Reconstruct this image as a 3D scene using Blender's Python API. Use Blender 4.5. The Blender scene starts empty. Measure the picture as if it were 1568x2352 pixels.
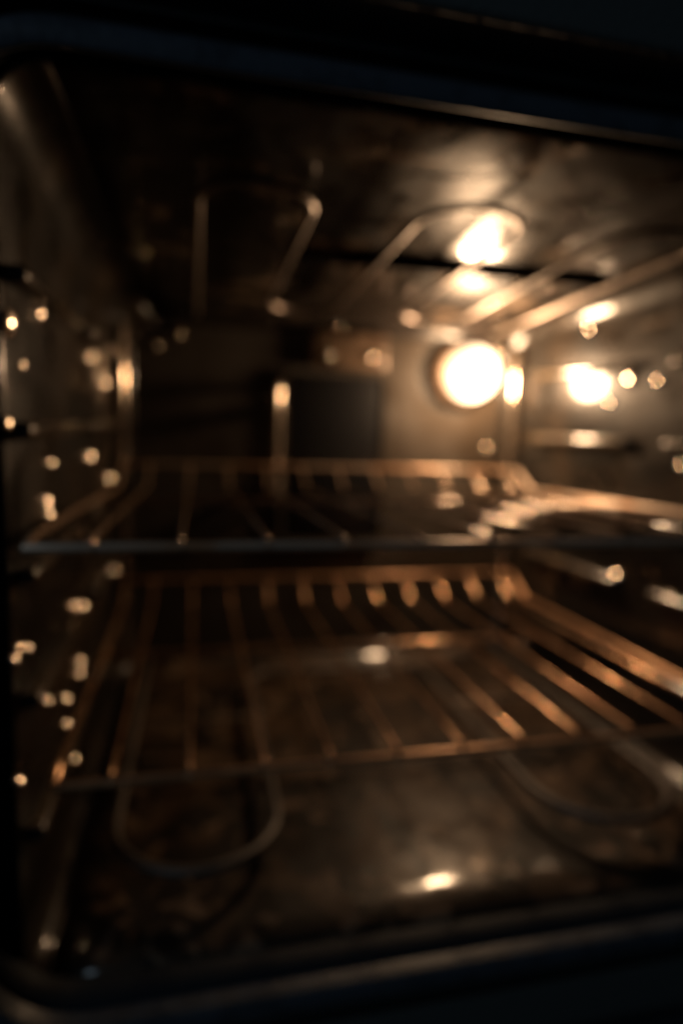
import bpy, bmesh, math, random
from mathutils import Vector, Matrix
random.seed(7)
scene = bpy.context.scene
COL = scene.collection

# ------------------------------------------------------------------ camera
FPX = 1453.7            # focal length in pixels of a 1568 px wide picture
YAW, PITCH, ROLL = .2301, .1366, -.0341
cy, sy, cp, sp = math.cos(YAW), math.sin(YAW), math.cos(PITCH), math.sin(PITCH)
fwd = Vector((sy*cp, cy*cp, -sp)); rt = Vector((cy, -sy, 0)); dn = fwd.cross(rt)
r2 = math.cos(ROLL)*rt + math.sin(ROLL)*dn
d2 = -math.sin(ROLL)*rt + math.cos(ROLL)*dn
cd = bpy.data.cameras.new('camera'); cam = bpy.data.objects.new('camera', cd); COL.objects.link(cam)
cam.matrix_world = Matrix((( r2.x, -d2.x, -fwd.x, 0), (r2.y, -d2.y, -fwd.y, 0), (r2.z, -d2.z, -fwd.z, 0), (0, 0, 0, 1)))
cd.sensor_fit = 'HORIZONTAL'; cd.sensor_width = 24.0
cd.lens = 24.0*FPX/1568.0
cd.clip_start = .01; cd.clip_end = 30
cd.dof.use_dof = True
cd.dof.focus_distance = .185
cd.dof.aperture_fstop = cd.lens/6.9
scene.camera = cam

# ------------------------------------------------------------------ light, exposure
w = bpy.data.worlds.new('World'); scene.world = w; w.use_nodes = True
bg = w.node_tree.nodes['Background']; bg.inputs[0].default_value = (.45, .72, 1, 1); bg.inputs[1].default_value = .004
ld = bpy.data.lights.new('room_light', 'AREA'); ld.energy = 7.5; ld.size = 1.0; ld.color = (.62, .82, 1)
lo = bpy.data.objects.new('room_light', ld); COL.objects.link(lo); lo.location = (-1.7, -1.2, .9)
lo.rotation_euler = (Vector((.2, .4, -.1)) - lo.location).to_track_quat('-Z', 'Y').to_euler()
BULB = 6.0
scene.view_settings.view_transform = 'Standard'; scene.view_settings.look = 'None'
scene.view_settings.exposure = .1; scene.view_settings.gamma = 1
try:
    scene.view_settings.use_curve_mapping = False
    scene.cycles.use_denoising = True
    scene.cycles.sample_clamp_indirect = 12; scene.cycles.sample_clamp_direct = 0
    scene.cycles.max_bounces = 8; scene.cycles.blur_glossy = .3
    scene.cycles.caustics_reflective = True
except Exception as e: print(e)

# ------------------------------------------------------------------ materials
def mat(name, rgb, rough, metal=0, spec=.5, bump=0, bscale=60, stain=None, sscale=9, rvar=0, coat=0, srange=(.45, .62), stain2=None, patchy=0, crough=.035):
    m = bpy.data.materials.new(name); m.use_nodes = True; nt = m.node_tree; N = nt.nodes; L = nt.links
    b = N['Principled BSDF']
    b.inputs['Base Color'].default_value = (*rgb, 1); b.inputs['Roughness'].default_value = rough
    b.inputs['Metallic'].default_value = metal; b.inputs['Specular IOR Level'].default_value = spec
    b.inputs['Coat Weight'].default_value = coat; b.inputs['Coat Roughness'].default_value = crough
    tc = N.new('ShaderNodeTexCoord')
    def noise(scale, det=5, dist=0.0):
        n = N.new('ShaderNodeTexNoise'); n.inputs['Scale'].default_value = scale; n.inputs['Detail'].default_value = det
        n.inputs['Distortion'].default_value = dist
        L.new(tc.outputs['Object'], n.inputs['Vector']); return n
    def ramp(src, a, c):
        r = N.new('ShaderNodeMapRange'); r.inputs[1].default_value = a; r.inputs[2].default_value = c
        r.interpolation_type = 'SMOOTHSTEP'
        L.new(src, r.inputs[0]); return r.outputs[0]
    col = None
    if stain:
        n = noise(sscale, 6, .6); f = ramp(n.outputs['Fac'], *srange)
        mx = N.new('ShaderNodeMix'); mx.data_type = 'RGBA'; mx.inputs[6].default_value = (*rgb, 1); mx.inputs[7].default_value = (*stain, 1)
        L.new(f, mx.inputs[0]); col = mx.outputs[2]
        if stain2:
            n2 = noise(sscale*2.3, 4, 1.2); f2 = ramp(n2.outputs['Fac'], .55, .66)
            m2 = N.new('ShaderNodeMix'); m2.data_type = 'RGBA'; m2.inputs[7].default_value = (*stain2, 1)
            L.new(col, m2.inputs[6]); L.new(f2, m2.inputs[0]); col = m2.outputs[2]
        L.new(col, b.inputs['Base Color'])
    if patchy:      # glaze worn off in patches
        n = noise(patchy, 5, .9); r = N.new('ShaderNodeMapRange'); r.inputs[1].default_value = .47; r.inputs[2].default_value = .55
        r.inputs[3].default_value = coat*.12; r.inputs[4].default_value = coat
        L.new(n.outputs['Fac'], r.inputs[0]); L.new(r.outputs[0], b.inputs['Coat Weight'])
    if rvar:
        n = noise(sscale*1.7, 5, .8)
        r = N.new('ShaderNodeMapRange'); r.inputs[1].default_value = .35; r.inputs[2].default_value = .65
        r.inputs[3].default_value = max(.03, rough-rvar); r.inputs[4].default_value = rough+rvar
        L.new(n.outputs['Fac'], r.inputs[0]); L.new(r.outputs[0], b.inputs['Roughness'])
    if bump:
        n = noise(bscale, 4); bn = N.new('ShaderNodeBump'); bn.inputs['Strength'].default_value = bump; bn.inputs['Distance'].default_value = .002
        L.new(n.outputs['Fac'], bn.inputs['Height']); L.new(bn.outputs[0], b.inputs['Normal'])
    return m
M = {}
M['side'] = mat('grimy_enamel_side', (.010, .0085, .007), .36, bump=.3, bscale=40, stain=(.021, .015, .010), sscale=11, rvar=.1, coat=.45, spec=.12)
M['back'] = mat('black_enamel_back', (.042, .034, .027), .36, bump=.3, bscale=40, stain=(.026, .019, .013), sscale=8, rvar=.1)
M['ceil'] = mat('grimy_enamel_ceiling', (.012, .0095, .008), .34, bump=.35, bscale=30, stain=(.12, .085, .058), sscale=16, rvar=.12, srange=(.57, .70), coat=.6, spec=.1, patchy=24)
M['floor'] = mat('stained_enamel_floor', (.036, .022, .013), .5, bump=.35, bscale=70, stain=(.010, .007, .005), sscale=15, rvar=.12, stain2=(.085, .056, .036), srange=(.46, .53), coat=.8, spec=.12, patchy=19, crough=.11)
M['guide'] = mat('enamel_rack_guide', (.035, .028, .022), .22, bump=.15, bscale=60, stain=(.07, .05, .03), sscale=20, coat=1)
M['wire'] = mat('tarnished_steel_wire', (.46, .32, .22), .10, .55, spec=.35, bump=.04, bscale=90, stain=(.30, .19, .12), sscale=24, rvar=.03)
M['wirel'] = mat('heat_browned_steel_wire', (.52, .30, .165), .17, .76, bump=.04, bscale=90, stain=(.30, .15, .075), sscale=24, rvar=.08)
M['bar'] = mat('dull_rack_bar', (.46, .34, .25), .34, .5, bump=.05, bscale=90, stain=(.40, .22, .12), sscale=14)
M['barl'] = mat('copper_browned_rack_bar', (.46, .25, .13), .3, .6, bump=.05, bscale=90, stain=(.32, .17, .09), sscale=14)
M['bake'] = mat('blackened_element_sheath', (.05, .038, .029), .52, .15, bump=.3, bscale=120)
M['tube'] = mat('grey_element_sheath', (.22, .175, .14), .34, .8, bump=.3, bscale=120, stain=(.20, .16, .14), sscale=30)
M['strip'] = mat('glint_strip_steel', (.55, .44, .34), .13, .9, bump=.03, bscale=80, stain=(.15, .11, .08), sscale=20)  # shiny metal for the added corner highlights
M['strap'] = mat('blackened_strap', (.02, .017, .015), .6)
M['steel'] = mat('polished_steel', (.70, .58, .46), .15, .85, bump=.05, bscale=120)
M['plate'] = mat('browned_vent_plate', (.14, .092, .06), .38, .3, bump=.3, bscale=50, stain=(.05, .03, .02), sscale=30)
M['panel'] = mat('dark_pressed_panel', (.007, .007, .008), .3, bump=.2, bscale=50)
M['trim'] = mat('slate_enamel_trim', (.030, .037, .047), .40, bump=.25, bscale=220, stain=(.022, .027, .034), sscale=60, spec=.2)
M['lip'] = mat('black_enamel_lip', (.007, .010, .014), .6, bump=.2, bscale=120, spec=.1)
M['gasket'] = mat('black_woven_gasket', (.006, .006, .007), .85, bump=.8, bscale=300)
M['front'] = mat('charcoal_enamel_front', (.04, .046, .046), .4, bump=.4, bscale=260)
M['door'] = mat('speckled_door_liner', (.022, .032, .04), .4, bump=.7, bscale=200, stain=(.055, .05, .045), sscale=160, srange=(.6, .7))
M['glint'] = mat('glint_bead_metal', (.62, .52, .43), .12, .9)  # mirror-like metal of the added glint beads

# thin frosted lens: lets the bulb's light through and glows itself, brighter in front of the bulb
m = bpy.data.materials.new('lit_frosted_lens'); m.use_nodes = True; nt = m.node_tree; nt.nodes.clear()
out = nt.nodes.new('ShaderNodeOutputMaterial'); add_ = nt.nodes.new('ShaderNodeAddShader')
tr = nt.nodes.new('ShaderNodeBsdfTransparent'); tr.inputs[0].default_value = (.93, .90, .86, 1)
em = nt.nodes.new('ShaderNodeEmission'); em.inputs[0].default_value = (1, .66, .39, 1)
tc = nt.nodes.new('ShaderNodeTexCoord'); vm = nt.nodes.new('ShaderNodeVectorMath'); vm.operation = 'DISTANCE'
vm.inputs[1].default_value = (.014, -.022, -.010)
nt.links.new(tc.outputs['Object'], vm.inputs[0])
c2 = nt.nodes.new('ShaderNodeMapRange'); c2.interpolation_type = 'SMOOTHSTEP'
c2.inputs[1].default_value = .030; c2.inputs[2].default_value = .060; c2.inputs[3].default_value = 5; c2.inputs[4].default_value = .55
nt.links.new(vm.outputs['Value'], c2.inputs[0]); nt.links.new(c2.outputs[0], em.inputs[1])
nt.links.new(tr.outputs[0], add_.inputs[0]); nt.links.new(em.outputs[0], add_.inputs[1]); nt.links.new(add_.outputs[0], out.inputs[0])
M['lens'] = m

# ------------------------------------------------------------------ helpers
def obj(name, bm, m, parent=None, smooth=True, solid=0, loc=None):
    bmesh.ops.recalc_face_normals(bm, faces=bm.faces)
    me = bpy.data.meshes.new(name); bm.to_mesh(me); bm.free()
    if smooth:
        for p in me.polygons: p.use_smooth = True
    me.materials.append(m)
    o = bpy.data.objects.new(name, me); COL.objects.link(o)
    if parent: o.parent = parent
    if loc: o.location = loc
    if solid:
        s = o.modifiers.new('thickness', 'SOLIDIFY'); s.thickness = solid; s.offset = 0
    return o
def empty(name, label, cat, loc=(0, 0, 0), group=None):
    o = bpy.data.objects.new(name, None); COL.objects.link(o); o.location = loc
    o['label'] = label; o['category'] = cat
    if group: o['group'] = group
    return o
def tube_bm(pts, r, n=14, closed=False):
    bm = bmesh.new(); pts = [Vector(p) for p in pts]; rings = []
    nrm = None; N = len(pts)
    for i, p in enumerate(pts):
        a = pts[max(i-1, 0)]; c = pts[min(i+1, N-1)]
        t = (c-a).normalized()
        if nrm is None:
            up = Vector((0, 0, 1)) if abs(t.z) < .9 else Vector((1, 0, 0))
            nrm = t.cross(up).normalized()
        nrm = (nrm - t*nrm.dot(t)).normalized(); bi = t.cross(nrm)
        rings.append([bm.verts.new(p + r*(math.cos(2*math.pi*k/n)*nrm + math.sin(2*math.pi*k/n)*bi)) for k in range(n)])
    for a, c in zip(rings, rings[1:]):
        for k in range(n): bm.faces.new((a[k], a[(k+1) % n], c[(k+1) % n], c[k]))
    # rounded ends
    for ring, p, d in ((rings[0], pts[0], pts[0]-pts[1]), (rings[-1], pts[-1], pts[-1]-pts[-2])):
        d = d.normalized(); prev = ring
        for q in (.5, .85):
            cur = [bm.verts.new(p + (v.co-p)*math.sqrt(1-q*q) + d*r*q) for v in ring]
            for k in range(n): bm.faces.new((prev[k], prev[(k+1) % n], cur[(k+1) % n], cur[k]))
            prev = cur
        bm.faces.new(prev)
    return bm
def fillet(pts, rad, seg=8):
    pts = [Vector(p) for p in pts]; out = [pts[0]]
    for a, b_, c in zip(pts, pts[1:], pts[2:]):
        u = (a-b_); v = (c-b_); ul, vl = u.length, v.length; u.normalize(); v.normalize()
        ang = u.angle(v)
        if ang > 3.1: out.append(b_); continue
        t = min(rad/math.tan(ang/2), ul*.49, vl*.49); rr = t*math.tan(ang/2)
        cen = b_ + (u+v).normalized()*(rr/math.sin(ang/2))
        s, e = b_+u*t - cen, b_+v*t - cen
        tot = s.angle(e); ax = s.cross(e).normalized()
        for k in range(seg+1): out.append(cen + Matrix.Rotation(tot*k/seg, 3, ax) @ s)
    out.append(pts[-1]); return out
def rbox_bm(x0, x1, y0, y1, z0, z1, bev=.002, seg=3):
    bm = bmesh.new(); bmesh.ops.create_cube(bm, size=1)
    for v in bm.verts:
        v.co = Vector(((x0+x1)/2 + v.co.x*(x1-x0), (y0+y1)/2 + v.co.y*(y1-y0), (z0+z1)/2 + v.co.z*(z1-z0)))
    if bev: bmesh.ops.bevel(bm, geom=bm.edges[:], offset=bev, segments=seg, profile=.5, affect='EDGES')
    return bm
def rrect(x0, x1, z0, z1, r, nseg=8, nx=1, nz=1, rt=None):
    """rounded rectangle, counter-clockwise from bottom-left; returns (x, z, side)"""
    o = []
    t = rt or r
    def arc(cx, cz, a0, s, r):
        for k in range(nseg+1):
            a = math.radians(a0 + 90*k/nseg); o.append((cx+r*math.cos(a), cz+r*math.sin(a), s))
    def line(ax, az, bx, bz, n, s):
        for k in range(1, n): o.append((ax+(bx-ax)*k/n, az+(bz-az)*k/n, s))
    arc(x0+r, z0+r, 180, 'side', r); line(x0+r, z0, x1-r, z0, nx, 'floor')
    arc(x1-r, z0+r, 270, 'side', r); line(x1, z0+r, x1, z1-t, nz, 'side')
    arc(x1-t, z1-t, 0, 'side', t); line(x1-t, z1, x0+t, z1, nx, 'ceil')
    arc(x0+t, z1-t, 90, 'side', t); line(x0, z1-t, x0, z0+r, nz, 'side')
    return o

# ------------------------------------------------------------------ the oven
X0, X1, ZF, ZC, YB, YM = -.105, .522, -.360, .1635, .91, .398
oven = empty('oven', 'dark grimy oven standing open with one lit lamp on its back wall', 'oven', ((X0+X1)/2, .62, ZF))
def part(name, bm, m, parent=None, **k):
    """geometry is written in world coordinates; parts of the oven are re-parented keeping place"""
    o = obj(name, bm, m, **k)
    p = parent or oven
    o.parent = p
    wl = Vector((0, 0, 0)); q = p
    while q: wl += q.location; q = q.parent
    o.location = o.location - wl
    return o
# liner rings
rings = []
def flare(y): return max(0, 1-(y-YM)/.05)**2   # liner opens out towards the mouth
def ceil_z(y): return .157 + .031*(YB-y)/(YB-YM)   # the ceiling rises towards the mouth
def top_z(y): return ceil_z(y) + .003*flare(y)
def taper(y): return .036*(y-YM)/(YB-YM)   # the right wall leans inwards towards the back
ys = [YM+.007*k for k in range(8)] + [YM+.056 + (.84-YM-.056)*k/8 for k in range(1, 9)]
FY = .05
for y in ys: rings.append((y, 0, 0, 0, 0))
for k in range(1, 11):
    ph = math.pi/2*k/10; c = 1-math.cos(ph)
    rings.append((YB-FY + FY*math.sin(ph), -.0 + .024*c, .028*c, .03*c, .03*c))
bms = {k: bmesh.new() for k in ('left', 'right', 'ceil', 'floor', 'back')}
pro = []
for (y, a, b_, f_, c_) in rings:
    b_ += taper(y) - .010*flare(y); a -= .003*flare(y); f_ -= .0105*flare(y)**2
    pro.append([(x, y, z, s) for x, z, s in rrect(X0+a, X1-b_, ZF+f_, top_z(y)-c_, .014, 6, 14, 10, rt=.03)])
n = len(pro[0])
def addf(bm, cache, pts):
    vs = []
    for p in pts:
        key = tuple(round(c, 6) for c in p)
        if key not in cache: cache[key] = bm.verts.new(p)
        vs.append(cache[key])
    if len(set(vs)) >= 3:
        try: bm.faces.new(vs)
        except ValueError: pass
cache = {k: {} for k in bms}
xm = (X0+X1)/2
for r0, r1 in zip(pro, pro[1:]):
    for i in range(n):
        j = (i+1) % n
        s = r0[i][3] if r0[i][3] == r0[j][3] else ('floor' if 'floor' in (r0[i][3], r0[j][3]) else 'ceil' if 'ceil' in (r0[i][3], r0[j][3]) else 'side')
        if s == 'side': s = 'left' if r0[i][0] < xm else 'right'
        addf(bms[s], cache[s], [r0[i][:3], r0[j][:3], r1[j][:3], r1[i][:3]])
bv = [bms['back'].verts.new(p[:3]) for p in pro[-1]]; bms['back'].faces.new(bv)
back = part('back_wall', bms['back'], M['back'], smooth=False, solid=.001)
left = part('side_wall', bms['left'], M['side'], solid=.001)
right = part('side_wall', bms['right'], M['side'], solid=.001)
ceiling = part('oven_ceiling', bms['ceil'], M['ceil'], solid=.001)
floor_ = part('oven_floor', bms['floor'], M['floor'], solid=.001)

# pressed rack guides, two runs per height on each side wall
for side, wallp, xw, sg in (('l', left, X0, 1), ('r', right, X1, -1)):
    for z in (.085, -.004, -.092, -.172, -.262):
        for (ya, yb) in ((.405, .600), (.655, .845)):
            bm = rbox_bm(min(xw-sg*.002, xw+sg*.012), max(xw-sg*.002, xw+sg*.012), ya, yb, z-.011, z, .0045, 4)
            if side == 'r':
                for v in bm.verts: v.co.x -= taper(v.co.y)
            part('rack_guide', bm, M['guide'], wallp)
# bright metal beads, added on the side walls to make glints of the lamp
def bead(p, r, wallp, m=None):
    bm = bmesh.new(); bmesh.ops.create_uvsphere(bm, u_segments=20, v_segments=12, radius=r)
    p = Vector(p); h = ((-p).normalized() + (Vector((.385, .85, .08))-p).normalized()).normalized()   # flattest side turned this way
    for v in bm.verts: v.co = (v.co - h*v.co.dot(h)*.66)*1.12
    part('glint_bead', bm, m or M['glint'], wallp, loc=Vector(p))
for (y, z, r) in ((.401, .051, .0075), (.48, .068, .0045), (.373+.02, -.005, .004), (.41, -.012, .003), (.618, -.106, .007), (.485, -.061, .0045),
                  (.49, -.071, .0045), (.601, -.184, .0055), (.62, -.178, .0045), (.575, -.165, .0045), (.56, -.180, .004), (.39, -.143, .0035), (.40, -.140, .0035), (.42, -.147, .0035),
                  (.536, -.233, .0040), (.53, -.252, .0040), (.39, -.220, .0038), (.83, -.075, .005), (.80, .04, .0055), (.82, .075, .0055), (.60, -.225, .004), (.595, -.235, .004), (.86, -.20, .0045), (.505, -.035, .0028), (.47, -.205, .003), (.68, -.04, .005), (.70, .06, .0045), (.43, .03, .003), (.56, -.30, .004)):
    bead((X0+.002, y, z), r, left)
for (y, z, r) in ((.668, .066, .008), (.625, .062, .004), (.60, .085, .0035), (.75, .135, .004), (.58, -.03, .003), (.70, .04, .0035), (.66, -.170, .006), (.577, -.176, .0085), (.54, .03, .004), (.50, .0, .004)):
    bead((X1-.002-taper(y), y, z), r, right)

for x in (X0+.011, X1-.036-.014):  # upright metal strips added so the back corners show a tall lamp highlight
    part('corner_glint_strip', tube_bm([(x, YB-.018, ZF+.03+.05*k) for k in range(10)], .0065), M['strip'])
# lamp with round lens on the back wall
lx, lz = .385, .080
bm = bmesh.new()
bmesh.ops.create_cone(bm, cap_ends=True, segments=48, radius1=.047, radius2=.044, depth=.012, matrix=Matrix.Rotation(math.pi/2, 4, 'X'))
lamp = part('lamp_socket', bm, M['plate'], loc=Vector((lx, YB-.008, lz)))
bm = bmesh.new(); bmesh.ops.create_uvsphere(bm, u_segments=48, v_segments=24, radius=.0388)
part('lamp_lens', bm, M['lens'], lamp, loc=Vector((lx, YB-.046, lz)))
bl = bpy.data.lights.new('lamp_bulb', 'POINT'); bl.energy = BULB; bl.shadow_soft_size = .023; bl.color = (1, .66, .39)
bo = bpy.data.objects.new('lamp_bulb', bl); COL.objects.link(bo); bo.location = (lx+.007, YB-.050, lz-.004)

# back wall furniture: vent plate, pressed panel, upright tube
vp = part('vent_cover', rbox_bm(.160, .270, YB-.012, YB-.0015, .080, .132, .004), M['plate'])
def ring_bm(outer, inner, y0, y1, seg=10):
    bm = bmesh.new(); A = rrect(*outer, seg, 1, 1) if False else rrect(*outer, nseg=seg); B = rrect(*inner, nseg=seg)
    k = len(A); L = []
    for prof, y in ((A, y1), (A, y0), (B, y0), (B, y1)): L.append([bm.verts.new((p[0], y, p[1])) for p in prof])
    for a, c in zip(L, L[1:]+L[:1]):
        for i in range(k): bm.faces.new((a[i], a[(i+1) % k], c[(i+1) % k], c[i]))
    return bm
part('pressed_panel', rbox_bm(.124, .272, YB-.007, YB-.0015, -.17, .072, .0026), M['panel'])
part('panel_rim', ring_bm((.120, .276, -.174, .076, .014), (.126, .270, -.168, .070, .009), YB-.009, YB-.001), M['back'], smooth=False)
tb = part('sensor_tube', tube_bm(fillet([(.112, YB-.001, .052), (.112, YB-.030, .052), (.112, YB-.030, -.104), (.112, YB-.002, -.104)], .008), .0048), M['steel'])
for z in (.02, -.08): part('tube_clip', rbox_bm(.1035, .1205, YB-.027, YB-.001, z-.005, z+.005, .002), M['plate'], tb)
for (x, z) in ((-.02, .115), (-.05, .098), (.185, .098), (.245, .098), (.45, .118), (.44, -.03), (.20, .14)):
    bm = bmesh.new(); bmesh.ops.create_uvsphere(bm, u_segments=16, v_segments=10, radius=.005)
    for v in bm.verts: v.co.y *= .6
    part('screw', bm, M['steel'], back if not (.16 < x < .27 and z < .12) else vp, loc=Vector((x, YB-(.013 if (.16 < x < .27 and z < .12) else .003), z)))

# heating elements
def arcpts(cx, yy, r, z, a0, a1, sq=1.0, n_=18):
    return [(cx+r*math.cos(a0+(a1-a0)*k/n_), yy+r*sq*math.sin(a0+(a1-a0)*k/n_), z) for k in range(n_+1)]
zb = .148
def serp(legs, yf, yr, z, zr, sq=1):
    pts = [(legs[0], YB-.004, zr), (legs[0], yr, z)]
    P = math.pi
    for i in range(len(legs)-1):
        a, b_ = legs[i], legs[i+1]; r = (b_-a)/2; c = (a+b_)/2
        if i % 2 == 0: pts += arcpts(c, yf, r, z, P, 2*P)
        else: pts += arcpts(c, yr, r, z, P, 0, sq)
    pts += [(legs[-1], YB-.004, zr)]
    return pts
def resample(pts, step=.006):
    out = [Vector(pts[0])]
    for p in pts[1:]:
        p = Vector(p); d = p-out[-1]; k = max(1, int(d.length/step)); s = out[-1].copy()
        for i in range(1, k+1): out.append(s+d*i/k)
    return out
br = part('broil_element', tube_bm([Vector((p.x, p.y, ceil_z(p.y)-.0155)) for p in resample(serp([.002, .089, .174, .262, .347, .435], .518, .80, zb, zb))], .0033), M['tube'])
part('support_strap', rbox_bm(.10, .45, .655, .658, ceil_z(.656)-.0108, ceil_z(.656)-.0006, .0006), M['strap'], br)
zk = -.333
P = math.pi
bkp = [(-.062, YB-.004, zk)] + arcpts(.004, .507, .066, zk, P, 2*P)[:] + fillet([(.070, .52, zk), (.070, .812, zk), (.310, .812, zk), (.310, .52, zk)], .03) + arcpts(.378, .507, .068, zk, P, 2*P) + [(.446, YB-.004, zk)]
bk = part('bake_element', tube_bm(resample(bkp), .0042), M['bake'])
for (x, y) in ((.004, .70), (.378, .70)):
    part('element_foot', rbox_bm(x-.072, x+.072, y-.003, y+.003, zk-.0068, zk-.005, .0008), M['tube'], bk)
    part('element_foot', rbox_bm(x-.003, x+.003, y-.003, y+.003, ZF+.0005, zk-.0075, .0008), M['tube'], bk)

# front frame round the opening
XA, XB = -.124, .534
def frame_ring(name, stations, m, parent=None, seg=12):
    """stations: (offset outward, y)"""
    bm = bmesh.new(); L = []
    for off, y in stations:
        prof = rrect(XA-off, XB+off, -.370-off, .178+off, .060+off, nseg=seg, rt=.060+off)
        # the head of the opening slopes up behind its front edge, the sill is level
        L.append([bm.verts.new((p[0], y, p[1] + max(0, y-.362)*.62*min(1, max(0, (p[1]-.10)/.06)))) for p in prof])
    k = len(L[0])
    for a, c in zip(L, L[1:]):
        for i in range(k): bm.faces.new((a[i], a[(i+1) % k], c[(i+1) % k], c[i]))
    return part(name, bm, m, parent)
frame_ring('opening_lip', [(-.0016, .3985), (-.0018, .395), (-.0018, .3765), (.003, .3765), (.003, .3985), (-.0016, .3985)], M['lip'])
bm = bmesh.new()     # flange that closes the gap between liner and frame
fa = [bm.verts.new(p[:3]) for p in pro[0]]
fb = [bm.verts.new((p[0], YM+.0008, p[1] + (.022 if p[1] > 0 else 0))) for p in rrect(XA-.003, XB+.003, -.373, .181, .06, 6, 14, 10)]
for i in range(n): bm.faces.new((fa[i], fa[(i+1) % n], fb[(i+1) % n], fb[i]))
part('liner_flange', bm, M['lip'], smooth=False, solid=.0006)
frame_ring('front_trim', [(.0002, .376), (.0004, .3645), (.0012, .3622), (.0030, .361), (.0135, .361), (.0152, .3628), (.0158, .375), (.010, .376), (.0002, .376)], M['trim'])
frame_ring('door_gasket', [(.0162, .378), (.0170, .373), (.020, .3715), (.0235, .373), (.025, .378), (.020, .384), (.0162, .378)], M['gasket'])
# wall of the cabinet round the opening
bm = bmesh.new()
A = rrect(XA-.026, XB+.026, -.400, .178+.026, .086, nseg=12, rt=.086); B = rrect(X0-.20, X1+.20, ZF-.34, .178+.25, .01, nseg=12)
for y in (.366, .40):
    a = [bm.verts.new((p[0], y, p[1])) for p in A]; b2 = [bm.verts.new((p[0], y, p[1])) for p in B]
    for i in range(len(a)): bm.faces.new((a[i], a[(i+1) % len(a)], b2[(i+1) % len(a)], b2[i]))
part('cabinet_face', bm, M['front'], smooth=False)
# control panel shelf above and the door folded down in front
part('control_panel', rbox_bm(X0-.18, X1+.18, .335, .3655, .212, .42, .004), M['front'])
dr = part('oven_door', rbox_bm(X0-.03, X1+.03, -.12, .350, -.465, -.425, .008), M['door'])
part('door_liner', rbox_bm(X0+.03, X1-.03, -.06, .300, -.4245, -.412, .005), M['door'], dr)

# ------------------------------------------------------------------ racks
def rack(label, wm, yf, zf, yr, zr, xs, xl, xr, lip, frontr, wr, ymid):
    root = empty('oven_rack', label, 'rack', ((xl+xr)/2, (yf+yr)/2, (zf+zr)/2), 'wire racks inside the oven')
    zz = lambda y: zf + (zr-zf)*(y-yf)/(yr-yf)
    off = root.location
    bar = M['bar'] if wm is M['wire'] else M['barl']
    def add(name, pts, r, m=None):
        return obj(name, tube_bm([Vector(p)-off for p in pts], r), m or wm, root)
    add('front_bar', resample([(xl, yf, zf-wr-frontr), (xr, yf, zf-wr-frontr)], .03), frontr, bar)
    add('rear_bar', resample([(xl, yr+.004, zr+lip), (xr, yr+.004, zr+lip)], .03), frontr*.95, bar)
    for x in (xl, xr):
        add('side_rail', fillet([(x, yf, zf-wr-frontr), (x, yf+.02, zz(yf+.02)), (x, yr-.042, zz(yr-.042)), (x, yr+.004, zr+lip)], .01), frontr*.95, bar if x == xr else None)
    for ym in ymid:
        add('cross_bar', resample([(xl, ym, zz(ym)-wr-frontr*.9), (xr, ym, zz(ym)-wr-frontr*.9)], .03), frontr*.9)
    for x in xs:
        jx = random.uniform(-.001, .001)
        add('wire', fillet([(x+jx, yf-.003, zf-.0045), (x+jx, yf+.003, zf), (x+jx, yr-.042, zz(yr-.042)), (x-jx, yr-.001, zr+lip+.003)], .008), wr)
    return root
rack('upper wire rack with a dull front bar, the one nearest below the lit lamp', M['wire'], .379, -.0700, .860, -.0855,
     [-.057+.05*k for k in range(11)], -.092, .470, .026, .0029, .0014, (.665,))
rack('lower wire rack of copper brown wires just above the stained oven floor', M['wirel'], .417, -.2370, .860, -.2420,
     [-.053+.05*k for k in range(11)], -.090, .472, .027, .0029, .0018, (.660,))
